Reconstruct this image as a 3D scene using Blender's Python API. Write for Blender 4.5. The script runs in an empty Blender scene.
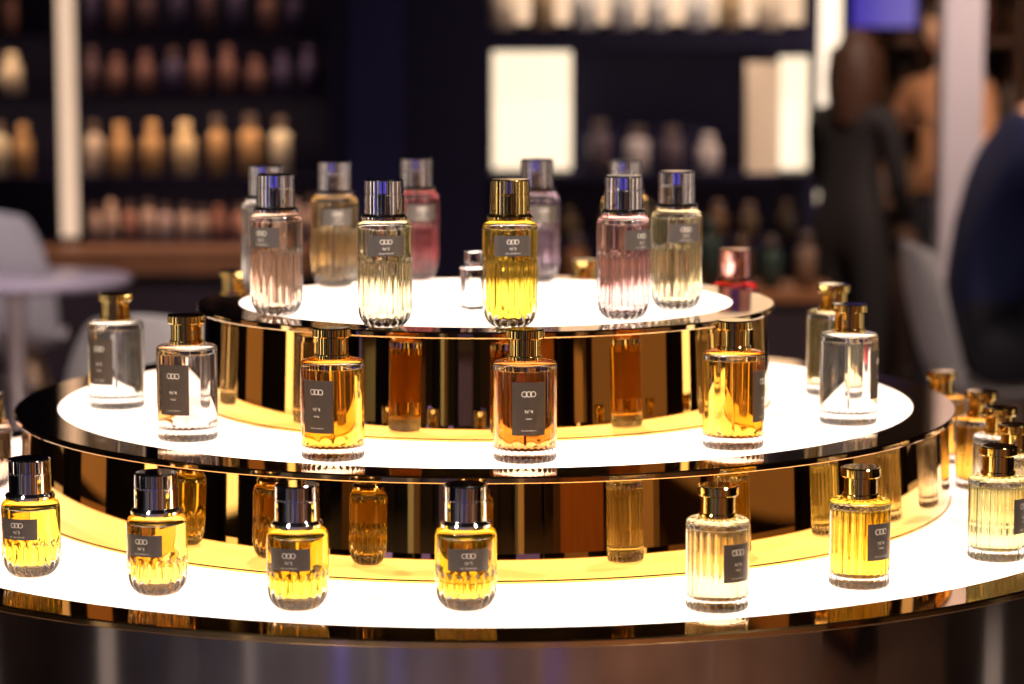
import bpy, bmesh, math, random
from mathutils import Vector, Matrix, Euler
random.seed(4)
sc = bpy.context.scene
try:
    sc.view_settings.view_transform = 'Standard'
    sc.view_settings.look = 'None'
except Exception as e:
    print(e)
COL = sc.collection

# ------------------------------------------------------------------ materials
def mat(name, col=(0.8, 0.8, 0.8), rough=0.5, metal=0.0, emis=None, es=1.0, trans=0.0, ior=1.45,
        noise=0.0, nscale=8.0, bump=0.0, spec=0.5, coat=0.0):
    m = bpy.data.materials.new(name)
    m.use_nodes = True
    nt = m.node_tree
    b = nt.nodes['Principled BSDF']
    b.inputs['Base Color'].default_value = (*col, 1)
    b.inputs['Roughness'].default_value = rough
    b.inputs['Metallic'].default_value = metal
    b.inputs['IOR'].default_value = ior
    b.inputs['Transmission Weight'].default_value = trans
    b.inputs['Specular IOR Level'].default_value = spec
    b.inputs['Coat Weight'].default_value = coat
    if emis:
        b.inputs['Emission Color'].default_value = (*emis, 1)
        b.inputs['Emission Strength'].default_value = es
    if noise > 0 or bump > 0:
        tc = nt.nodes.new('ShaderNodeTexCoord')
        n = nt.nodes.new('ShaderNodeTexNoise')
        n.inputs['Scale'].default_value = nscale
        n.inputs['Detail'].default_value = 4
        nt.links.new(tc.outputs['Object'], n.inputs['Vector'])
        if noise > 0:
            mx = nt.nodes.new('ShaderNodeMix')
            mx.data_type = 'RGBA'
            mx.inputs[6].default_value = (*[c * (1 - noise) for c in col], 1)
            mx.inputs[7].default_value = (*[min(1, c * (1 + noise)) for c in col], 1)
            nt.links.new(n.outputs['Fac'], mx.inputs[0])
            nt.links.new(mx.outputs[2], b.inputs['Base Color'])
        if bump > 0:
            bp = nt.nodes.new('ShaderNodeBump')
            bp.inputs['Strength'].default_value = bump
            nt.links.new(n.outputs['Fac'], bp.inputs['Height'])
            nt.links.new(bp.outputs['Normal'], b.inputs['Normal'])
    return m

def emat(name, col, s=1.0):
    return mat(name, (0.3, 0.3, 0.3), 0.5, emis=col, es=s)

M_mirror = mat('bronze_mirror', (0.86, 0.50, 0.12), 0.02, 1.0, bump=0.015, nscale=3.0)
M_rim = mat('bronze_rim', (0.70, 0.46, 0.20), 0.05, 1.0)
M_panel = emat('lit_acrylic', (1.0, 0.74, 0.60), 1.50)
M_drum = mat('drum_dark_mirror', (0.50, 0.42, 0.38), 0.05, 1.0, bump=0.03, nscale=2.0)
M_glass = mat('clear_glass', (0.985, 0.985, 0.98), 0.0, trans=1.0, ior=1.47)
LIQ = {k: mat('liquid_' + k, c, 0.0, trans=0.955, ior=0.94) for k, c in {
    'yellow': (1.0, 0.73, 0.08), 'gold': (1.0, 0.56, 0.08), 'amber': (0.78, 0.40, 0.13), 'pale': (1.0, 0.90, 0.58),
    'clear': (0.98, 0.97, 0.95), 'peach': (1.0, 0.72, 0.56), 'pink': (1.0, 0.38, 0.42), 'mauve': (0.96, 0.62, 0.62), 'smoke': (0.88, 0.77, 0.73),
    'lavender': (0.88, 0.72, 0.86), 'cream': (1.0, 0.76, 0.40), 'honey': (1.0, 0.66, 0.14), 'red': (0.95, 0.05, 0.06), 'green': (0.98, 0.94, 0.50)}.items()}
M_chrome = mat('cap_chrome', (0.90, 0.86, 0.86), 0.04, 1.0)
M_rose = mat('cap_rose', (0.85, 0.42, 0.38), 0.08, 1.0)
M_goldcap = mat('cap_gold', (0.98, 0.72, 0.24), 0.05, 1.0)
M_lab_s = mat('label_pewter', (0.17, 0.145, 0.13), 0.30, 0.85)
M_lab_b = mat('label_bronze', (0.12, 0.09, 0.07), 0.30, 0.8)
M_print = mat('label_print', (0.55, 0.49, 0.43), 0.4, 0.4)
M_tube = mat('dip_tube', (0.97, 0.97, 0.95), 0.05, trans=1.0, ior=1.02)

# ------------------------------------------------------------------ helpers
def link(o, parent=None):
    COL.objects.link(o)
    if parent:
        o.parent = parent
    return o

def empty(name, loc=(0, 0, 0), rz=0):
    e = bpy.data.objects.new(name, None)
    e.empty_display_size = 0.05
    e.location = loc
    e.rotation_euler = (0, 0, rz)
    return link(e)

def mesh_obj(name, me, m=None, parent=None, loc=(0, 0, 0), smooth=True):
    o = bpy.data.objects.new(name, me)
    if m:
        if len(me.materials) == 0:
            me.materials.append(m)
        else:
            o.material_slots[0].link = 'OBJECT'
            o.material_slots[0].material = m
    o.location = loc
    return link(o, parent)

def lathe_mesh(name, prof, seg=64, flute=None, nfl=24, smooth=True, closed=False):
    bm = bmesh.new()
    rings = []
    for (r, z) in prof:
        if r < 1e-7:
            rings.append([bm.verts.new((0, 0, z))])
        else:
            ring = []
            for i in range(seg):
                a = 2 * math.pi * i / seg
                rr = r
                if flute:
                    rr = r - flute(z) * (1 - abs(math.sin(nfl * a / 2)))
                ring.append(bm.verts.new((rr * math.cos(a), rr * math.sin(a), z)))
            rings.append(ring)
    pairs = list(zip(rings[:-1], rings[1:]))
    if closed:
        pairs.append((rings[-1], rings[0]))
    for A, B in pairs:
        if len(A) == 1 and len(B) == 1:
            continue
        for i in range(seg):
            j = (i + 1) % seg
            if len(A) == 1:
                bm.faces.new((A[0], B[j], B[i]))
            elif len(B) == 1:
                bm.faces.new((A[i], A[j], B[0]))
            else:
                bm.faces.new((A[i], A[j], B[j], B[i]))
    bmesh.ops.recalc_face_normals(bm, faces=bm.faces)
    me = bpy.data.meshes.new(name)
    bm.to_mesh(me)
    bm.free()
    for p in me.polygons:
        p.use_smooth = smooth
    return me

def sharpen(me, deg=35):
    bm = bmesh.new(); bm.from_mesh(me)
    for e in bm.edges:
        if len(e.link_faces) == 2 and e.calc_face_angle(0) > math.radians(deg):
            e.smooth = False
    bm.to_mesh(me); bm.free()
    return me

def box(name, x0, x1, y0, y1, z0, z1, m, parent=None, bev=0.0):
    bm = bmesh.new()
    bmesh.ops.create_cube(bm, size=1)
    for v in bm.verts:
        v.co = Vector(((v.co.x) * (x1 - x0), (v.co.y) * (y1 - y0), (v.co.z) * (z1 - z0)))
    if bev > 0:
        bmesh.ops.bevel(bm, geom=bm.edges[:], offset=bev, segments=3, affect='EDGES', profile=0.5)
    me = bpy.data.meshes.new(name); bm.to_mesh(me); bm.free()
    o = mesh_obj(name, me, m, parent, ((x0 + x1) / 2, (y0 + y1) / 2, (z0 + z1) / 2))
    return o

# ------------------------------------------------------------------ camera
cd = bpy.data.cameras.new('camera')
cam = bpy.data.objects.new('camera', cd)
cam.location = (0, -2.9, 1.416)
cam.rotation_euler = (math.pi / 2 - 0.117, 0, -0.0108)
cd.lens = 85.0
cd.sensor_width = 36.0
cd.dof.use_dof = True
cd.dof.focus_distance = 2.42
cd.dof.aperture_fstop = 3.7
link(cam)
sc.camera = cam

# ------------------------------------------------------------------ display stand
R1, R2, R3 = 0.346, 0.560, 0.792
Z1, Z2, Z3 = 1.126, 1.0074, 0.900
W = 0.050
stand = empty('tiered_display_stand')
def tier(i, R, Ztop, Zbot, riser_mat):
    T = 0.007
    ring = [(R - W, Ztop - T), (R - W, Ztop), (R - 0.0015, Ztop), (R, Ztop - 0.0015), (R, Ztop - T + 0.001), (R - 0.001, Ztop - T)]
    me = sharpen(lathe_mesh('rim', ring, 256, closed=True), 30)
    mesh_obj('rim_%d' % i, me, M_rim, stand)
    me = lathe_mesh('panel', [(0, Ztop - 0.0005), (R - W - 0.0003, Ztop - 0.0005), (R - W - 0.0003, Ztop - T), (0, Ztop - T)], 256)
    sharpen(me, 30)
    mesh_obj('lit_panel_%d' % i, me, M_panel, stand)
    if i < 3:
        me = lathe_mesh('riser', [(R - 0.003, Zbot), (R - 0.003, Zbot + 0.002), (R - 0.0045, Zbot + 0.003), (R - 0.0085, Ztop - T)], 256)
    else:
        me = lathe_mesh('riser', [(R - 0.008, Zbot), (R - 0.008, Ztop - T)], 256)
    sharpen(me, 12)
    mesh_obj('riser_%d' % i, me, riser_mat, stand)
tier(1, R1, Z1, Z2, M_mirror)
tier(2, R2, Z2, Z3, M_mirror)
tier(3, R3, Z3, 0.0, M_drum)

# ------------------------------------------------------------------ bottles
def patch_mesh(name, R, hw, z0, z1, t=0.0003, n=14):
    bm = bmesh.new()
    cols = []
    for k in range(n + 1):
        x = -hw + 2 * hw * k / n
        a = x / R
        c = []
        for (rr, z) in ((R + t, z0), (R + t, z1), (R - 0.0002, z1), (R - 0.0002, z0)):
            c.append(bm.verts.new((rr * math.sin(a), -rr * math.cos(a), z)))
        cols.append(c)
    for A, B in zip(cols[:-1], cols[1:]):
        for q in range(4):
            bm.faces.new((A[q], B[q], B[(q + 1) % 4], A[(q + 1) % 4]))
    bm.faces.new(cols[0]); bm.faces.new(cols[-1][::-1])
    bmesh.ops.recalc_face_normals(bm, faces=bm.faces)
    me = bpy.data.meshes.new(name); bm.to_mesh(me); bm.free()
    return me

def print_mesh(name, R, zc_em, s_em, texts):
    bm = bmesh.new()
    def wrap(x, z):
        a = x / R
        return ((R) * math.sin(a), -(R) * math.cos(a), z)
    for k in range(-1, 2):
        cx = k * s_em * 1.45
        n = 20
        o = []; ii = []
        for j in range(n):
            a = 2 * math.pi * j / n
            o.append(bm.verts.new(wrap(cx + s_em * math.cos(a), zc_em + s_em * math.sin(a))))
            ii.append(bm.verts.new(wrap(cx + s_em * 0.76 * math.cos(a), zc_em + s_em * 0.76 * math.sin(a))))
        for j in range(n):
            q = (j + 1) % n
            bm.faces.new((o[j], o[q], ii[q], ii[j]))
    for (txt, size, z) in texts:
        cu = bpy.data.curves.new('t', 'FONT')
        cu.body = txt; cu.size = size; cu.align_x = 'CENTER'; cu.resolution_u = 2
        ob = bpy.data.objects.new('t', cu)
        COL.objects.link(ob)
        dg = bpy.context.evaluated_depsgraph_get()
        me = bpy.data.meshes.new_from_object(ob.evaluated_get(dg))
        vs = [bm.verts.new(wrap(v.co.x, z + v.co.y)) for v in me.vertices]
        for p in me.polygons:
            try:
                bm.faces.new([vs[i] for i in p.vertices])
            except Exception:
                pass
        bpy.data.objects.remove(ob); bpy.data.curves.remove(cu); bpy.data.meshes.remove(me)
    me = bpy.data.meshes.new(name); bm.to_mesh(me); bm.free()
    return me

def sm(z, a, b):
    t = max(0, min(1, (z - a) / (b - a)))
    return t * t * (3 - 2 * t)

def dens(prof, step=0.004):
    out = [prof[0]]
    for (r0, z0), (r1, z1) in zip(prof[:-1], prof[1:]):
        L = math.hypot(r1 - r0, z1 - z0)
        n = max(1, int(L / step))
        for k in range(1, n + 1):
            t = k / n
            out.append((r0 + (r1 - r0) * t, z0 + (z1 - z0) * t))
    return out

mm = 0.001
KIND = {}
def make_round(kind, H, body_top, cap_h, lab, rib_top, sc_xy):
    R = 28 * mm
    bt = body_top * mm
    prof = [(0, 0.8), (8, 0.6), (13, 0), (16, 0.4), (19.5, 2), (23, 5.5), (25.8, 10.5), (27.4, 16.5), (28, 24)]
    prof = [(a * mm, b * mm) for a, b in prof]
    prof += [(R, bt - 11 * mm), (27.6 * mm, bt - 7 * mm), (26 * mm, bt - 3.4 * mm), (23 * mm, bt - 1 * mm), (19 * mm, bt), (0, bt)]
    fl = lambda z: 2.1 * mm * sm(z, 1 * mm, 9 * mm) * (1 - sm(z, (rib_top - 2) * mm, rib_top * mm))
    body = lathe_mesh(kind + '_glass', dens(prof, 0.003), 20 * 10, fl, 20)
    ip = [(0, 11), (9, 11.2), (16, 13), (21, 17), (23.2, 23), (23.8, 30)]
    ip = [(a * mm, b * mm) for a, b in ip] + [(23.8 * mm, bt - 12 * mm), (23.2 * mm, bt - 10 * mm), (0, bt - 10 * mm)]
    liq = lathe_mesh(kind + '_liq', dens(ip, 0.004), 72)
    z0 = bt; c = cap_h * mm
    cap = [(0, z0 + 0.2 * mm), (21.5 * mm, z0 - 0.6 * mm), (23.5 * mm, z0 + 0.8 * mm), (23.6 * mm, z0 + 3.5 * mm), (22.4 * mm, z0 + 5.2 * mm), (20.6 * mm, z0 + 6.2 * mm), (20.2 * mm, z0 + 6.8 * mm),
           (20.2 * mm, z0 + c * 0.62), (19.4 * mm, z0 + c * 0.62 + 0.5 * mm), (19.4 * mm, z0 + c * 0.62 + 1.3 * mm), (20.0 * mm, z0 + c * 0.62 + 1.8 * mm),
           (19.8 * mm, z0 + c - 1.6 * mm), (19.2 * mm, z0 + c - 0.5 * mm), (18.0 * mm, z0 + c), (0, z0 + c)]
    capm = sharpen(lathe_mesh(kind + '_cap', dens(cap, 0.0012), 72), 18)
    l0, l1 = lab
    labm = patch_mesh(kind + '_label', R, 19.5 * mm, l0 * mm, l1 * mm)
    h = l1 - l0
    pr = print_mesh(kind + '_print', R + 0.0005, (l0 + h * 0.70) * mm, 2.6 * mm,
                    [('N°5', 4.2 * mm, (l0 + h * 0.30) * mm), ('EAU DE PARFUM', 2.0 * mm, (l0 + h * 0.10) * mm)])
    tube = lathe_mesh(kind + '_tube', [(0, 15 * mm), (1.0 * mm, 15 * mm), (1.0 * mm, bt - 11 * mm), (0, bt - 11 * mm)], 12)
    KIND[kind] = dict(body=body, liq=liq, cap=capm, label=labm, prt=pr, tube=tube, H=H * mm, lab=M_lab_s, s=sc_xy)
make_round('A', 160, 116.5, 43.5, (79, 101), 74, 1.07)
make_round('S', 119, 78.5, 40.5, (41, 62), 37, 1.05)

def make_cyl(kind, H, R, body_top, lab, ribs, sc_xy):
    Rm = R * mm; bt = body_top * mm
    prof = [(0, 1.0 * mm), (Rm - 9 * mm, 0.5 * mm), (Rm - 5 * mm, 0), (Rm - 2 * mm, 0.7 * mm), (Rm - 0.5 * mm, 2.4 * mm), (Rm, 5 * mm), (Rm, bt - 5.5 * mm),
            (Rm - 0.6 * mm, bt - 3 * mm), (Rm - 2.4 * mm, bt - 1 * mm), (Rm - 5 * mm, bt - 0.2 * mm), (17 * mm, bt), (0, bt)]
    if ribs:
        fl = lambda z: 1.9 * mm * sm(z, 0.5 * mm, 4 * mm) * (1 - sm(z, bt - 8 * mm, bt - 4 * mm))
        N = 24
    else:
        fl = lambda z: 1.5 * mm * sm(z, 0.3 * mm, 2.5 * mm) * (1 - sm(z, 12 * mm, 17 * mm))
        N = 30
    body = lathe_mesh(kind + '_glass', dens(prof, 0.003), N * 8, fl, N)
    b0 = 13 if not ribs else 11
    ri = Rm - 4.0 * mm
    ip = [(0, b0 * mm), (ri - 4 * mm, b0 * mm), (ri - 1 * mm, (b0 + 1.4) * mm), (ri, (b0 + 5) * mm), (ri, bt - 11 * mm), (ri - 1 * mm, bt - 9.5 * mm), (0, bt - 9.5 * mm)]
    liq = lathe_mesh(kind + '_liq', dens(ip, 0.004), 72)
    z = body_top
    cap = [(0, z + 0.1), (17.2, z - 0.2), (17.8, z + 0.6), (17.8, z + 4.2), (17.4, z + 4.8), (16.2, z + 5.0), (16.2, H - 9.6), (18.8, H - 9.4), (19.6, H - 8.6),
           (19.6, H - 1.2), (18.8, H - 0.2), (17.5, H), (0, H)]
    capm = sharpen(lathe_mesh(kind + '_cap', dens([(a * mm, b * mm) for a, b in cap], 0.0012), 72), 18)
    l0, l1, hw = lab
    labm = patch_mesh(kind + '_label', Rm, hw * mm, l0 * mm, l1 * mm)
    h = l1 - l0
    pr = print_mesh(kind + '_print', Rm + 0.0005, (l0 + h * 0.78) * mm, 3.0 * mm,
                    [('N°4', 5 * mm, (l0 + h * 0.42) * mm), ('PARIS', 2.6 * mm, (l0 + h * 0.30) * mm), ('EAU DE PARFUM', 2.0 * mm, (l0 + h * 0.08) * mm)])
    tube = lathe_mesh(kind + '_tube', [(0, 16 * mm), (1.0 * mm, 16 * mm), (1.0 * mm, bt - 10 * mm), (0, bt - 10 * mm)], 12)
    KIND[kind] = dict(body=body, liq=liq, cap=capm, label=labm, prt=pr, tube=tube, H=H * mm, lab=M_lab_b, s=sc_xy)
make_cyl('B', 135, 32, 103, (30, 84, 17), False, 1.02)
make_cyl('D', 118, 30, 87, (30, 66, 15), True, 1.0)
KIND['D']['lab'] = M_lab_s
TZ = {1: Z1, 2: Z2, 3: Z3}
def bottle(kind, tier, x, y, liquid, capmat, lab_yaw):
    K = KIND[kind]
    e = empty('perfume_bottle', (x, y, TZ[tier] + 0.0002), lab_yaw)
    e.scale = (K['s'], K['s'], 1)
    mesh_obj('glass_body', K['body'], M_glass, e)
    mesh_obj('liquid', K['liq'], LIQ[liquid], e)
    mesh_obj('cap', K['cap'], capmat, e)
    mesh_obj('label', K['label'], K['lab'], e)
    mesh_obj('label_print', K['prt'], M_print, e)
    mesh_obj('dip_tube', K['tube'], M_tube, e)
    return e

G, C = M_goldcap, M_chrome
BL = [
 ('A', 1, -0.2373, -0.1674, 'peach', C, -0.5), ('A', 1, -0.1096, -0.2920, 'pale', C, 0.1), ('A', 1, 0.0260, -0.2934, 'yellow', G, 0.1),
 ('A', 1, 0.1531, -0.2139, 'mauve', C, 0.7), ('A', 1, 0.2208, -0.1063, 'pale', C, 0.3),
 ('A', 1, -0.1926, 0.1749, 'cream', C, 0.2), ('A', 1, -0.0912, 0.2662, 'pink', C, 0.3), ('A', 1, 0.0662, 0.2331, 'lavender', C, 0.3),
 ('A', 1, -0.2696, 0.0605, 'clear', C, 0.2), ('A', 1, 0.1782, 0.2011, 'cream', C, 0.3),
 ('A', 2, 0.3260, 0.2547, 'red', M_rose, 0.3), ('B', 2, -0.3271, 0.2322, 'gold', G, 0.3), ('B', 2, 0.1350, 0.3920, 'gold', G, 0.3),
 ('B', 2, -0.4349, -0.0748, 'clear', G, -0.5), ('B', 2, -0.3218, -0.3168, 'smoke', G, -0.35), ('B', 2, -0.1575, -0.4433, 'gold', G, -0.45),
 ('B', 2, 0.0397, -0.4579, 'amber', G, 0.1), ('B', 2, 0.2609, -0.3771, 'gold', G, 1.1), ('B', 2, 0.4076, -0.2096, 'clear', G, 1.2),
 ('B', 2, 0.4238, 0.0285, 'pale', G, 1.2),
 ('S', 3, -0.4564, -0.5099, 'yellow', C, -0.3), ('S', 3, -0.3188, -0.5936, 'honey', C, -0.4), ('S', 3, -0.1779, -0.6596, 'yellow', C, -0.2),
 ('S', 3, -0.0193, -0.6613, 'yellow', C, 0.1),
 ('D', 3, 0.2177, -0.6639, 'pale', G, 0.6), ('D', 3, 0.3672, -0.5652, 'yellow', G, 0.6), ('D', 3, 0.5293, -0.4374, 'green', G, 0.9),
 ('D', 3, 0.5798, -0.2886, 'pale', G, 0.9), ('D', 3, 0.5900, -0.1589, 'clear', G, 0.9), ('D', 3, 0.5960, -0.0245, 'gold', G, 0.9),
 ('S', 3, -0.6020, -0.0107, 'peach', C, 0.2), ('D', 3, 0.5830, 0.1634, 'gold', G, 0.9),
]
for b in BL:
    bottle(*b)
fl = empty('glass_flacon', (-0.0149, -0.104, Z1), 0.5)
box('flacon_glass', -0.012, 0.012, -0.012, 0.012, 0.0, 0.050, M_glass, fl, 0.003)
box('flacon_stopper', -0.008, 0.008, -0.008, 0.008, 0.0535, 0.068, M_glass, fl, 0.002)
box('flacon_neck', -0.006, 0.006, -0.006, 0.006, 0.050, 0.0535, M_chrome, fl)

# ------------------------------------------------------------------ room shell
M_floor = mat('hall_floor', (0.16, 0.12, 0.11), 0.28, noise=0.5, nscale=3)
M_wall = mat('hall_wall_navy', (0.020, 0.016, 0.045), 0.5, noise=0.2)
M_wallw = mat('hall_wall_brown', (0.06, 0.026, 0.018), 0.6, noise=0.5, nscale=1.5)
M_ceil = mat('hall_ceiling', (0.03, 0.025, 0.03), 0.8, noise=0.2)
XL, XR, YB, YF, ZC = -5.5, 5.5, 8.0, -9.0, 4.4
box('floor', XL, XR, YF, YB, -0.1, 0, M_floor)
box('ceiling', XL, XR, YF, YB, ZC, ZC + 0.1, M_ceil)
box('wall_back', XL, XR, YB, YB + 0.1, 0, ZC, M_wallw)
box('wall_front', XL, XR, YF - 0.1, YF, 0, ZC, M_wall)
box('wall_left', XL - 0.1, XL, YF, YB, 0, ZC, M_wall)
box('wall_right', XR, XR + 0.1, YF, YB, 0, ZC, M_wallw)

M_navy = mat('booth_navy_panel', (0.009, 0.007, 0.028), 0.6, noise=0.2, spec=0.2)
M_navy2 = mat('booth_navy_lighter', (0.018, 0.015, 0.066), 0.6, noise=0.2, spec=0.2)
M_cream_e = emat('backlit_cream', (1.0, 0.80, 0.56), 1.35)
M_led = emat('led_strip', (1.0, 0.68, 0.46), 0.85)
M_led2 = emat('led_strip_bright', (1.0, 0.80, 0.60), 1.5)
booth = empty('shop_shelving')
by0, by1 = 5.95, 6.32
box('back_panel', -3.2, 1.29, 6.34, 6.42, 0, 2.9, M_navy, booth)
box('pillar_panel', -0.577, 0.01, 5.90, 6.34, 0, 2.9, M_navy, booth)
box('pillar_face', -0.50, -0.30, 5.885, 5.899, 0, 2.9, M_navy2, booth)
for z in (0.745, 0.985, 1.285, 1.51, 1.80, 2.10):
    box('shelf_board_l', -3.2, -0.577, by0, by1 + 0.02, z - 0.02, z, M_navy, booth)
for z0, z1 in ((1.446, 1.52), (0.97, 0.995), (0.72, 0.745), (1.95, 2.0)):
    box('shelf_board_r', 0.012, 1.21, by0, by1 + 0.02, z0, z1, M_navy, booth)
box('led_post_l', -1.545, -1.49, 5.90, 5.95, 0.77, 2.8, M_led, booth)
box('led_post_r', 1.215, 1.285, 5.90, 5.97, 0.55, 2.8, M_led2, booth)
box('back_lit_l', 0.025, 0.32, 6.20, 6.22, 1.0, 1.44, M_cream_e, booth)
box('back_lit_r', 1.10, 1.21, 6.20, 6.22, 1.0, 1.42, M_cream_e, booth)
box('back_lit_top', 0.016, 1.20, 6.30, 6.32, 1.545, 1.93, emat('backlit_amber', (1.0, 0.64, 0.38), 0.8), booth)
M_wood = mat('oak_counter', (0.28, 0.11, 0.045), 0.45, noise=0.4, nscale=6)
M_plum = mat('counter_plum', (0.035, 0.020, 0.028), 0.5, noise=0.3)
box('counter_top', -3.2, -0.62, 5.6, 5.94, 0.66, 0.74, M_wood, booth)
box('counter_base', -3.2, -0.62, 5.65, 5.94, 0.0, 0.66, M_plum, booth)

def product_row(name, x0, x1, y, z, h, cols, pitch=0.085, jitter=0.3, r=0.028, capcol=None):
    """row of bottles (body, shoulder, neck, cap) joined to one object"""
    mats = [mat(name + str(i), c, 0.25) for i, c in enumerate(cols)]
    cm = mat(name + 'cap', capcol or (0.10, 0.06, 0.05), 0.3)
    bm = bmesh.new()
    x = x0
    while x < x1:
        hh = h * random.uniform(1 - jitter, 1)
        rj = r * random.uniform(0.8, 1.0)
        prof = [(0, 0), (rj, 0), (rj, hh * .66), (rj * .85, hh * .72), (rj * .42, hh * .755), (rj * .42, hh * .78), (rj * .55, hh * .78), (rj * .55, hh), (0, hh)]
        n = 16; rings = []
        mi = random.randrange(len(mats))
        dark = random.random() < 0.5
        for (rr, zz) in prof:
            rings.append([bm.verts.new((x + max(rr, 1e-5) * math.cos(2 * math.pi * i / n), y + max(rr, 1e-5) * math.sin(2 * math.pi * i / n), z + zz)) for i in range(n)])
        for q, (A, B) in enumerate(zip(rings[:-1], rings[1:])):
            for i in range(n):
                f = bm.faces.new((A[i], A[(i + 1) % n], B[(i + 1) % n], B[i])); f.smooth = True
                f.material_index = len(mats) if (q >= 5 and dark) else mi
        x += pitch * random.uniform(0.9, 1.2)
    bmesh.ops.recalc_face_normals(bm, faces=bm.faces)
    me = bpy.data.meshes.new(name); bm.to_mesh(me); bm.free()
    for m in mats: me.materials.append(m)
    me.materials.append(cm)
    o = bpy.data.objects.new(name, me); link(o)
    return o
cream = [(0.78, 0.54, 0.32), (0.82, 0.66, 0.48), (0.55, 0.30, 0.14), (0.72, 0.54, 0.44)]
pink = [(0.46, 0.22, 0.16), (0.55, 0.38, 0.30), (0.32, 0.14, 0.10), (0.6, 0.44, 0.40)]
dim = [(0.14, 0.08, 0.09), (0.24, 0.12, 0.10), (0.08, 0.06, 0.12)]
product_row('shelved_cosmetic_bottles', -1.45, -0.72, 6.08, 0.985, 0.225, cream, 0.105, r=0.040, jitter=0.15)
product_row('shelved_cosmetic_bottles', -3.1, -1.65, 6.08, 0.985, 0.22, cream, 0.1, r=0.04, jitter=0.15)
product_row('shelved_cosmetic_bottles', -1.45, -0.62, 6.08, 0.745, 0.16, pink, 0.065, r=0.028)
product_row('shelved_cosmetic_bottles', -3.1, -1.65, 6.08, 1.285, 0.2, cream, 0.1, r=0.04)
product_row('shelved_cosmetic_bottles', -1.45, -0.62, 6.08, 1.285, 0.18, dim, 0.1, r=0.035)
product_row('shelved_cosmetic_bottles', -1.45, -0.62, 6.08, 1.51, 0.2, dim, 0.1, r=0.035)
product_row('shelved_cosmetic_bottles', -3.1, -1.65, 6.08, 1.51, 0.2, pink, 0.1, r=0.035)
product_row('shelved_cosmetic_bottles', 0.06, 1.18, 6.10, 1.52, 0.26, [(0.8, 0.65, 0.5), (0.8, 0.75, 0.7), (0.5, 0.35, 0.2)], 0.13, r=0.052)
product_row('shelved_cosmetic_bottles', 0.42, 0.9, 6.05, 0.995, 0.20, [(0.6, 0.5, 0.48), (0.7, 0.6, 0.55), (0.12, 0.08, 0.1)], 0.14, r=0.045, jitter=0.3)
product_row('shelved_cosmetic_bottles', 0.20, 1.15, 6.05, 0.745, 0.15, [(0.08, 0.05, 0.03), (0.06, 0.04, 0.03), (0.12, 0.06, 0.03)], 0.12, r=0.04)
gb = empty('white_carton_box')
box('carton', 0.96, 1.08, 6.0, 6.08, 0.995, 1.40, mat('carton_white', (0.85, 0.68, 0.52), 0.5, noise=0.05), gb)
lowc = empty('display_counter')
box('counter_body', 0.25, 1.15, 5.0, 5.4, 0, 0.62, M_plum, lowc)
box('counter_slab', 0.23, 1.17, 4.98, 5.42, 0.62, 0.65, M_wood, lowc)
product_row('counter_jars', 0.3, 0.6, 5.15, 0.65, 0.22, [(0.30, 0.12, 0.05), (0.40, 0.22, 0.13)], 0.11, r=0.04)
product_row('counter_jars', 0.75, 1.08, 5.15, 0.65, 0.24, [(0.03, 0.05, 0.04), (0.12, 0.06, 0.03), (0.20, 0.12, 0.08)], 0.1, r=0.04)

post = empty('exhibition_column')
box('column_shaft', 1.51, 1.64, 5.10, 5.23, 0.0, ZC, mat('column_pale', (0.48, 0.42, 0.48), 0.5, noise=0.05), post)
box('column_base', 1.49, 1.66, 5.08, 5.25, 0.0, 0.05, M_plum, post)
scr = empty('wall_monitor')
box('bezel', 1.46, 1.76, 6.95, 6.99, 1.52, 1.86, M_navy, scr, 0.004)
box('screen', 1.48, 1.74, 6.944, 6.949, 1.54, 1.84, emat('screen_blue', (0.06, 0.03, 0.8), 0.45), scr)
box('bracket', 1.60, 1.66, 6.99, 8.0, 1.62, 1.70, M_navy, scr)
M_hw = mat('hall_warm_shelf', (0.20, 0.09, 0.05), 0.5)
sh2 = empty('wall_shelf_unit')
for z in (0.8, 1.15, 1.5, 1.85):
    box('board', 1.4, 4.2, 7.6, 7.98, z - 0.03, z, M_hw, sh2)
for x in (1.4, 2.3, 3.2, 4.17):
    box('upright', x, x + 0.03, 7.6, 7.98, 0, 2.2, M_hw, sh2)
for z in (0.8, 1.15, 1.5):
    product_row('shelved_cosmetic_bottles', 1.5, 4.1, 7.75, z, 0.24, [(0.40, 0.2, 0.1), (0.18, 0.06, 0.03), (0.45, 0.34, 0.28)], 0.11, r=0.04)

# ------------------------------------------------------------------ chairs / table
M_white = mat('chair_white_plastic', (0.58, 0.53, 0.55), 0.35)
M_leg = mat('chair_leg_wood', (0.45, 0.28, 0.15), 0.5, noise=0.2)
def rod(name, a, b, r0, r1, m, parent):
    a = Vector(a); b = Vector(b)
    bm = bmesh.new()
    bmesh.ops.create_cone(bm, segments=14, radius1=r0, radius2=r1, depth=(b - a).length, cap_ends=True)
    q = (b - a).to_track_quat('Z', 'Y').to_matrix().to_4x4()
    bmesh.ops.transform(bm, matrix=Matrix.Translation((a + b) / 2) @ q, verts=bm.verts)
    me = bpy.data.meshes.new(name); bm.to_mesh(me); bm.free()
    for p_ in me.polygons: p_.use_smooth = True
    return mesh_obj(name, me, m, parent)

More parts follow.
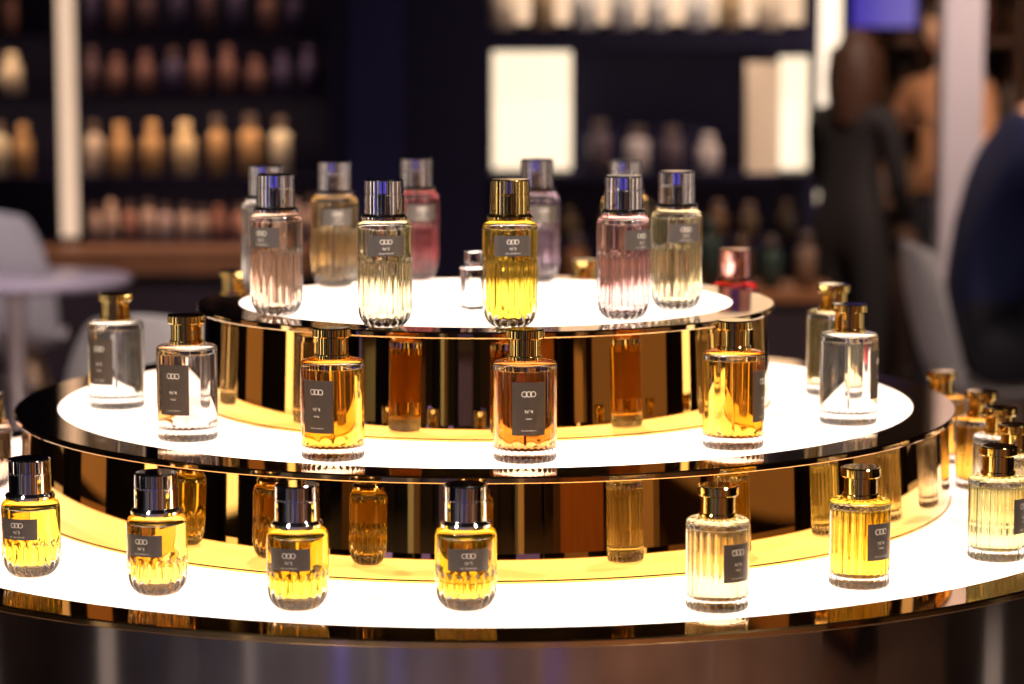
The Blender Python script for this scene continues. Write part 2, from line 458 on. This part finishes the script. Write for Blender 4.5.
def shell_chair(loc, rz, back=0.86):
    e = empty('shell_chair', loc, rz)
    prof = [(-0.24, 0.42, .20), (-0.22, 0.45, .22), (-0.1, 0.44, .235), (0.05, 0.43, .235), (0.15, 0.45, .23), (0.205, 0.52, .225), (0.235, 0.64, .225), (0.265, 0.76, .205), (0.285, back, .14)]
    bm = bmesh.new()
    rows = []
    nu = 10
    for i, (y, z, w) in enumerate(prof):
        row = []
        for k in range(nu + 1):
            u = -1 + 2 * k / nu
            lift = 0.07 * abs(u) ** 3
            if i >= 5:
                yy, zz = y - lift * 1.1, z - 0.03 * u * u
            else:
                yy, zz = y, z + lift * 0.7
            row.append(bm.verts.new((u * w, yy, zz)))
        rows.append(row)
    for A, B in zip(rows[:-1], rows[1:]):
        for k in range(nu):
            bm.faces.new((A[k], A[k + 1], B[k + 1], B[k])).smooth = True
    me = bpy.data.meshes.new('shell'); bm.to_mesh(me); bm.free()
    o = mesh_obj('seat_shell', me, M_white, e)
    s = o.modifiers.new('s', 'SOLIDIFY'); s.thickness = 0.012
    o.modifiers.new('ss', 'SUBSURF').levels = 2
    o.modifiers['ss'].render_levels = 2
    for i, (sx, sy) in enumerate(((-1, -1), (1, -1), (-1, 1), (1, 1))):
        rod('leg_%d' % (i + 1), (sx * 0.23, sy * 0.22, 0), (sx * 0.12, sy * 0.1, 0.43), 0.011, 0.017, M_leg, e)
    rod('brace_1', (-0.15, -0.13, 0.33), (0.15, 0.13, 0.33), 0.006, 0.006, M_chrome, e)
    rod('brace_2', (-0.15, 0.13, 0.33), (0.15, -0.13, 0.33), 0.006, 0.006, M_chrome, e)
    return e
shell_chair((-1.66, 5.24, 0), math.radians(185), 0.93)
shell_chair((-0.70, 2.60, 0), math.radians(170), 0.87)
shell_chair((1.50, 4.10, 0), math.radians(90), 0.90)
tb = empty('cafe_table', (-1.44, 4.48, 0))
mesh_obj('table_top', sharpen(lathe_mesh('tt', [(0, 0.725), (0.345, 0.725), (0.355, 0.735), (0.355, 0.745), (0.345, 0.75), (0, 0.75)], 64)), mat('table_grey', (0.28, 0.23, 0.27), 0.3), tb)
mesh_obj('pedestal', lathe_mesh('tp', [(0, 0.0), (0.22, 0.0), (0.22, 0.012), (0.04, 0.03), (0.03, 0.1), (0.03, 0.68), (0.08, 0.725), (0, 0.725)], 32), M_chrome, tb)

# ------------------------------------------------------------------ people
def skinned(name, J, E, root, mats, fn, parent):
    names = list(J)
    me = bpy.data.meshes.new(name)
    me.from_pydata([J[n][0] for n in names], [(names.index(a), names.index(b)) for a, b in E], [])
    o = bpy.data.objects.new(name, me); COL.objects.link(o)
    md = o.modifiers.new('skin', 'SKIN'); md.use_smooth_shade = True
    sv = me.skin_vertices[0].data
    for i, n in enumerate(names):
        r = J[n][1]
        sv[i].radius = (r, r) if not isinstance(r, tuple) else r
        sv[i].use_root = (n == root)
    ss = o.modifiers.new('ss', 'SUBSURF'); ss.levels = 2; ss.render_levels = 2
    dg = bpy.context.evaluated_depsgraph_get()
    m2 = bpy.data.meshes.new_from_object(o.evaluated_get(dg))
    bpy.data.objects.remove(o)
    m2.materials.clear()
    for m in mats: m2.materials.append(m)
    segs = [(a, b, Vector(J[a][0]), Vector(J[b][0])) for a, b in E]
    for p in m2.polygons:
        c = p.center; best = None
        for a, b, A, B in segs:
            AB = B - A; t = max(0, min(1, (c - A).dot(AB) / max(1e-9, AB.length_squared)))
            d = (c - (A + AB * t)).length - 0.0
            if best is None or d < best[0]: best = (d, a, b)
        p.material_index = fn(best[1], best[2], c)
        p.use_smooth = True
    ob = bpy.data.objects.new(name, m2); link(ob, parent)
    return ob

def hand(parent, wrist, direc, side, M_skin, name):
    w = Vector(wrist); d = Vector(direc).normalized()
    lat = d.cross(Vector((0, 0, 1)))
    lat = lat.normalized() * side
    nrm = d.cross(lat).normalized()
    J = {'w': (w, 0.024), 'p': (w + d * 0.045, 0.030)}
    E = [('w', 'p')]
    for i, L in enumerate((0.070, 0.080, 0.074, 0.060)):
        off = lat * (0.027 - 0.018 * i)
        k = w + d * 0.085 + off
        J['k%d' % i] = (k, 0.011)
        J['m%d' % i] = (k + d * L * 0.5 + nrm * 0.008, 0.009)
        J['t%d' % i] = (k + d * L * 0.88 + nrm * 0.026, 0.0075)
        E += [('p', 'k%d' % i), ('k%d' % i, 'm%d' % i), ('m%d' % i, 't%d' % i)]
    J['h0'] = (w + d * 0.035 + lat * 0.035, 0.012)
    J['h1'] = (w + d * 0.07 + lat * 0.055 + nrm * 0.01, 0.010)
    J['h2'] = (w + d * 0.095 + lat * 0.062 + nrm * 0.02, 0.008)
    E += [('p', 'h0'), ('h0', 'h1'), ('h1', 'h2')]
    return skinned(name, J, E, 'w', [M_skin], lambda a, b, c: 0, parent)

def head(parent, loc, rot, M_skin, M_hair, long_hair):
    h = bpy.data.objects.new('head', None); h.location = loc; h.rotation_euler = rot; link(h, parent)
    bm = bmesh.new()
    bmesh.ops.create_uvsphere(bm, u_segments=40, v_segments=32, radius=1)
    for v in bm.verts:
        x, y, z = v.co
        sx = 0.076; sy = 0.094; sz = 0.115
        f = 1.0
        if z < 0: f = 1 - 0.30 * (-z) ** 1.3
        X, Y, Z = x * sx * f, y * sy * (f if y < 0 else 1), z * sz
        if z < -0.1 and y > 0.1: Y *= 1 - 0.25 * min(1, -z)
        if y < 0:
            g = math.exp(-(x / 0.14) ** 2) * math.exp(-((z + 0.17) / 0.16) ** 2)
            Y -= 0.022 * g
            g = math.exp(-(x / 0.08) ** 2) * math.exp(-((z - 0.05) / 0.16) ** 2)
            Y -= 0.007 * g
            for sgn in (-1, 1):
                g = math.exp(-((x - sgn * 0.40) / 0.17) ** 2) * math.exp(-((z - 0.02) / 0.10) ** 2)
                Y += 0.011 * g
            g = math.exp(-(x / 0.25) ** 2) * math.exp(-((z + 0.47) / 0.07) ** 2)
            Y -= 0.006 * g
            g = math.exp(-(x / 0.2) ** 2) * math.exp(-((z + 0.86) / 0.13) ** 2)
            Y -= 0.010 * g
        v.co = (X, Y, Z)
    for f in bm.faces: f.smooth = True
    me = bpy.data.meshes.new('face'); bm.to_mesh(me); bm.free()
    mesh_obj('face', me, M_skin, h)
    def ell(name, c, s, m, n=16):
        bm = bmesh.new(); bmesh.ops.create_uvsphere(bm, u_segments=n, v_segments=n // 2 + 2, radius=1)
        for v in bm.verts: v.co = Vector((v.co.x * s[0] + c[0], v.co.y * s[1] + c[1], v.co.z * s[2] + c[2]))
        for f in bm.faces: f.smooth = True
        me = bpy.data.meshes.new(name); bm.to_mesh(me); bm.free()
        return mesh_obj(name, me, m, h)
    M_eye = bpy.data.materials.get('eye_white') or mat('eye_white', (0.8, 0.8, 0.78), 0.2)
    M_iris = bpy.data.materials.get('eye_iris') or mat('eye_iris', (0.05, 0.03, 0.02), 0.1)
    M_lip = bpy.data.materials.get('lips') or mat('lips', (0.45, 0.12, 0.10), 0.4)
    for s in (-1, 1):
        ell('eye', (s * 0.030, -0.074, 0.003), (0.012, 0.012, 0.009), M_eye)
        ell('iris', (s * 0.030, -0.0845, 0.003), (0.005, 0.003, 0.005), M_iris)
        ell('brow', (s * 0.031, -0.086, 0.022), (0.017, 0.005, 0.003), M_hair)
        ell('ear', (s * 0.076, 0.010, -0.008), (0.008, 0.018, 0.031), M_skin)
    ell('lips', (0, -0.090, -0.055), (0.022, 0.008, 0.007), M_lip)
    bm = bmesh.new()
    bmesh.ops.create_uvsphere(bm, u_segments=40, v_segments=32, radius=1)
    kill = [v for v in bm.verts if (v.co.y < -0.25 and v.co.z < 0.42 + 0.25 * abs(v.co.x)) or v.co.z < -0.35 - 0.2 * (v.co.y > 0)]
    bmesh.ops.delete(bm, geom=kill, context='VERTS')
    for v in bm.verts:
        n = 0.003 * math.sin(26 * v.co.x + 8 * v.co.z)
        v.co = Vector((v.co.x * (0.088 + n), v.co.y * (0.106 + n) + 0.004, v.co.z * (0.126 + n)))
    for f in bm.faces: f.smooth = True
    me = bpy.data.meshes.new('hair'); bm.to_mesh(me); bm.free()
    o = mesh_obj('hair', me, M_hair, h)
    s = o.modifiers.new('s', 'SOLIDIFY'); s.thickness = 0.012; s.offset = -1
    if long_hair:
        bm = bmesh.new()
        rows = []
        for i in range(13):
            t = i / 12
            z = 0.03 - 0.30 * t
            wv = 0.086 + 0.010 * math.sin(t * 3.1) - 0.035 * t * t
            row = []
            for k in range(25):
                a = math.pi * (-0.08 + 1.16 * k / 24)
                rr = 1 + 0.05 * math.sin(k * 2.1 + t * 5)
                row.append(bm.verts.new((wv * math.cos(a) * rr, 0.01 + wv * 1.12 * math.sin(a) * rr * (1 - 0.15 * t), z)))
            rows.append(row)
        for A, B in zip(rows[:-1], rows[1:]):
            for k in range(24): bm.faces.new((A[k], A[k + 1], B[k + 1], B[k])).smooth = True
        me = bpy.data.meshes.new('hair_length'); bm.to_mesh(me); bm.free()
        o = mesh_obj('hair_length', me, M_hair, h)
        s = o.modifiers.new('s', 'SOLIDIFY'); s.thickness = 0.02
    return h

def person(name, loc, rz, scale, mtop, mbot, mskin, mhair, J, headloc, headrot, long_hair, bare_arms):
    e = empty(name, loc, rz); e.scale = (scale,) * 3
    E = [('pelvis', 'waist'), ('waist', 'chest'), ('chest', 'neckb'), ('neckb', 'neck'), ('neck', 'skull')]
    for s in 'lr':
        E += [('chest', 'sh' + s), ('sh' + s, 'el' + s), ('el' + s, 'wr' + s), ('pelvis', 'hip' + s), ('hip' + s, 'kn' + s), ('kn' + s, 'an' + s), ('an' + s, 'toe' + s)]
    M_shoe = bpy.data.materials.get('shoe_black') or mat('shoe_black', (0.02, 0.02, 0.02), 0.3)
    def fn(a, b, c):
        if b in ('neck', 'skull'): return 2
        if b.startswith('wr') and bare_arms: return 2
        if b.startswith('toe'): return 3
        if b[:3] in ('hip',) or b[:2] in ('kn', 'an'): return 1
        return 0
    skinned('body', J, E, 'pelvis', [mtop, mbot, mskin, M_shoe], fn, e)
    for s, sd in (('l', 1), ('r', -1)):
        w = Vector(J['wr' + s][0]); el = Vector(J['el' + s][0])
        hand(e, w, (w - el), sd, mskin, 'hand_' + s)
    head(e, headloc, headrot, mskin, mhair, long_hair)
    return e

def standing(arms):
    J = {'pelvis': ((0, 0, .93), (.15, .11)), 'waist': ((0, 0, 1.08), (.125, .095)), 'chest': ((0, 0, 1.27), (.15, .105)), 'neckb': ((0, .01, 1.40), (.065, .06)),
         'neck': ((0, 0, 1.46), .048), 'skull': ((0, -.01, 1.52), .05)}
    for s, x in (('l', 1), ('r', -1)):
        J['sh' + s] = ((x * .165, 0, 1.355), .058)
        J['el' + s] = (arms[s][0], .042); J['wr' + s] = (arms[s][1], .027)
        J['hip' + s] = ((x * .09, 0, .86), .095); J['kn' + s] = ((x * .1, -.01, .48), .06)
        J['an' + s] = ((x * .1, .02, .09), .04); J['toe' + s] = ((x * .11, -.12, .04), .036)
    return J
M_sk = mat('skin_warm', (0.66, 0.35, 0.21), 0.5, noise=0.06)
M_tan = mat('blouse_tan', (0.48, 0.21, 0.10), 0.8, noise=0.15)
M_blk = mat('dress_black', (0.012, 0.008, 0.009), 0.8, noise=0.2)
M_nvy = mat('jacket_navy', (0.011, 0.014, 0.070), 0.8, noise=0.2)
M_jean = mat('trousers_dark', (0.015, 0.013, 0.022), 0.8, noise=0.2)
M_hb = mat('hair_brown', (0.05, 0.018, 0.009), 0.5, noise=0.4, nscale=40)
M_hd = mat('hair_dark', (0.02, 0.012, 0.01), 0.5, noise=0.4, nscale=40)
person('woman_in_tan_blouse', (1.72, 6.10, 0), math.radians(-50), 0.97, M_tan, M_jean, M_sk, M_hb,
       standing({'l': ((.26, -.10, 1.14), (.14, -.28, 1.22)), 'r': ((-.26, -.06, 1.12), (-.16, -.24, 1.04))}),
       (0, -.03, 1.565), (0.15, 0, 0.2), True, True)
person('woman_in_black_dress', (1.27, 5.49, 0), math.radians(135), 0.90, M_blk, M_blk, M_sk, M_hb,
       standing({'l': ((.19, -.05, 1.10), (.14, -.18, 0.93)), 'r': ((-.19, -.04, 1.09), (-.14, -.17, 0.93))}),
       (0, -.03, 1.565), (0.2, 0, 0.3), True, False)
Js = {'pelvis': ((0, 0, .55), (.17, .14)), 'waist': ((0, .0, .74), (.16, .13)), 'chest': ((0, -.05, .98), (.185, .145)), 'neckb': ((0, -.13, 1.14), (.075, .075)),
      'neck': ((0, -.18, 1.20), .055), 'skull': ((0, -.21, 1.26), .055)}
for s, x in (('l', 1), ('r', -1)):
    Js['sh' + s] = ((x * .20, -.09, 1.07), .075)
    Js['el' + s] = ((x * .27, -.22, .80), .052); Js['wr' + s] = ((x * .16, -.42, .68), .034)
    Js['hip' + s] = ((x * .10, -.02, .54), .10); Js['kn' + s] = ((x * .14, -.46, .56), .07)
    Js['an' + s] = ((x * .14, -.42, .10), .045); Js['toe' + s] = ((x * .15, -.58, .045), .042)
person('man_in_navy_jacket', (1.45, 4.10, -0.01), math.radians(90), 1.08, M_nvy, M_jean, M_sk, M_hd, Js, (0, -.235, 1.31), (0.25, 0, 0), False, False)

# ------------------------------------------------------------------ rest of the hall, with added reflection and light sources
def reflected_panel(x0, x1, y0, y1, z0, z1, col, s):  # glowing panels added out of view, for reflections in risers and caps
    e = empty('reflected_glow')
    thx = abs(x1 - x0) < 0.2
    box('frame', x0 - (0 if thx else 0.08), x1 + (0 if thx else 0.08), y0 - (0.08 if thx else 0), y1 + (0.08 if thx else 0), 0, z1 + 0.1, M_plum, e)
    if thx and abs(x0) > 5:
        f = (x0 - 0.012, x0 - 0.002) if x0 > 0 else (x1 + 0.002, x1 + 0.012)
        box('glow_panel', f[0], f[1], y0, y1, z0, z1, emat('glow_panel_mat', col, s), e)
    else:
        box('glow_panel', x0, x1, y1 + 0.002, y1 + 0.012, z0, z1, emat('glow_panel_mat', col, s), e)
warm = (1.0, 0.62, 0.40); amb = (1.0, 0.50, 0.26); wht = (1.0, 0.85, 0.74); blu = (0.14, 0.12, 1.0)
for (x0, x1, c, s) in ((-5.0, -4.6, wht, 0.5), (-3.6, -3.3, blu, 2.6), (-2.6, -2.5, wht, 2.0), (-2.2, -1.9, blu, 1.5), (-0.9, -0.84, wht, 0.9), (-0.3, 0.3, blu, 0.6), (1.0, 1.8, blu, 1.0), (1.95, 2.05, wht, 2.0), (2.7, 3.6, amb, 0.2), (4.5, 4.6, wht, 1.6)):
    reflected_panel(x0, x1, -8.9, -8.7, 0.9, 2.6, c, s)
for (y0, y1, c, s) in ((-7.5, -7.2, wht, 1.8), (-6.0, -4.6, amb, 0.14), (-4.0, -3.65, wht, 2.2), (-3.0, -1.6, amb, 0.20), (-0.8, -0.45, wht, 2.4), (0.2, 1.6, warm, 0.25), (2.6, 3.4, wht, 0.8)):
    reflected_panel(5.2, 5.35, y0, y1, 0.3, 2.6, c, s)
for (y0, y1, c, s) in ((-7.4, -7.1, wht, 1.8), (-5.0, -4.5, blu, 0.9), (-3.4, -3.05, wht, 2.2), (-1.0, -0.65, wht, 2.4), (0.6, 1.6, amb, 0.3), (2.6, 3.2, wht, 0.8)):
    reflected_panel(-5.35, -5.2, y0, y1, 0.3, 2.6, c, s)
M_vio = mat('plinth_violet', (0.08, 0.06, 0.20), 0.4, noise=0.2)
M_copper = mat('plinth_umber', (0.22, 0.095, 0.035), 0.35, 0.2, noise=0.3)
M_ivory = mat('plinth_ivory', (0.42, 0.36, 0.30), 0.4, noise=0.1)
for (x, y, wd, h, m) in ((-2.5, -4.9, 0.7, 0.9, M_copper), (-1.5, -5.4, 0.12, 1.0, M_ivory), (-0.75, -5.8, 0.5, 0.85, M_vio), (0.7, -5.6, 0.12, 1.0, M_ivory), (1.8, -5.0, 0.9, 0.95, M_copper), (3.0, -4.2, 0.16, 0.9, M_ivory), (3.6, -2.6, 0.7, 0.9, M_copper), (-3.4, -3.4, 0.2, 0.9, M_ivory)):
    e = empty('reflected_plinth', (x, y, 0))  # unseen block, added to give drum and risers something to mirror
    box('plinth_body', -wd / 2, wd / 2, -0.25, 0.25, 0.06, h, m, e, 0.004)
    box('plinth_kick', -wd / 2 + 0.02, wd / 2 - 0.02, -0.22, 0.22, 0, 0.06, M_plum, e)
    box('plinth_top', -wd / 2 - 0.02, wd / 2 + 0.02, -0.27, 0.27, h, h + 0.025, M_plum, e, 0.003)

def lamp(x, y, z, power, col, tgt, size=0.25, spread=70):  # lamp with housing, added out of view for cap highlights and fill
    e = empty('added_spotlight', (x, y, 0))
    mesh_obj('housing', lathe_mesh('h', [(0, z + .22), (.08, z + .22), (.09, z + .2), (.12, z + .02), (.115, z + .02), (.08, z + .19), (0, z + .19)], 24), M_plum, e)
    rod('stem', (0, 0, z + .22), (0, 0, ZC), 0.012, 0.012, M_chrome, e)
    l = bpy.data.lights.new('lamp', 'AREA'); l.shape = 'DISK'; l.size = size; l.energy = power; l.color = col
    l.spread = math.radians(spread)
    o = bpy.data.objects.new('lamp', l); o.location = (0, 0, z)
    d = Vector(tgt) - Vector((x, y, z)); o.rotation_euler = d.to_track_quat('-Z', 'Y').to_euler()
    link(o, e)
lamp(-1.4, -1.6, 3.3, 40, (1, 0.88, 0.75), (0, 0, 1), 0.14)
lamp(1.5, -1.4, 3.3, 40, (1, 0.88, 0.75), (0, 0, 1), 0.14)
lamp(0.2, 1.5, 3.4, 25, (1, 0.85, 0.7), (0, 0, 1), 0.14)
lamp(-1.6, -3.9, 3.4, 75, (0.62, 0.76, 1.0), (-1.6, -4.8, 0.3), 0.3, 110)  # added cool light on the floor that the drum mirrors
lamp(1.8, -3.6, 3.4, 80, (1.0, 0.62, 0.38), (1.8, -4.6, 0.3), 0.3, 110)  # added warm light on the other side of that floor
lamp(-1.3, 3.0, 3.4, 24, (1.0, 0.88, 0.92), (-1.2, 3.9, 0.6), 0.25, 70)
lamp(1.7, 3.4, 3.4, 26, (1, 0.78, 0.62), (1.6, 5.5, 1.1), 0.25, 80)
def strip(x0, x1, y, z, p, col):
    l = bpy.data.lights.new('shelf_strip', 'AREA'); l.shape = 'RECTANGLE'; l.size = x1 - x0; l.size_y = 0.02; l.energy = p; l.color = col
    o = bpy.data.objects.new('shelf_strip', l); o.location = ((x0 + x1) / 2, y, z); o.rotation_euler = (0.35, 0, 0); link(o, booth)
strip(-1.48, -0.62, 5.98, 1.26, 1.7, (1, 0.72, 0.45))
strip(-3.1, -1.62, 5.98, 1.26, 2.6, (1, 0.72, 0.45))
strip(-3.1, -1.62, 5.98, 1.485, 2.2, (1, 0.70, 0.46))
strip(-1.48, -0.62, 5.98, 0.96, 1.1, (1, 0.66, 0.45))
strip(-1.48, -0.62, 5.98, 1.485, 0.8, (1, 0.64, 0.46))
strip(-1.48, -0.62, 5.98, 1.775, 0.8, (1, 0.64, 0.46))
strip(0.05, 1.2, 5.98, 1.94, 4.8, (1, 0.8, 0.6))
strip(0.35, 0.95, 5.98, 1.44, 0.9, (1, 0.78, 0.6))
strip(0.2, 1.15, 5.98, 0.965, 0.6, (1, 0.65, 0.4))

w = bpy.data.worlds.new('world'); sc.world = w; w.use_nodes = True
w.node_tree.nodes['Background'].inputs[0].default_value = (0.7, 0.5, 0.5, 1)
w.node_tree.nodes['Background'].inputs[1].default_value = 0.03
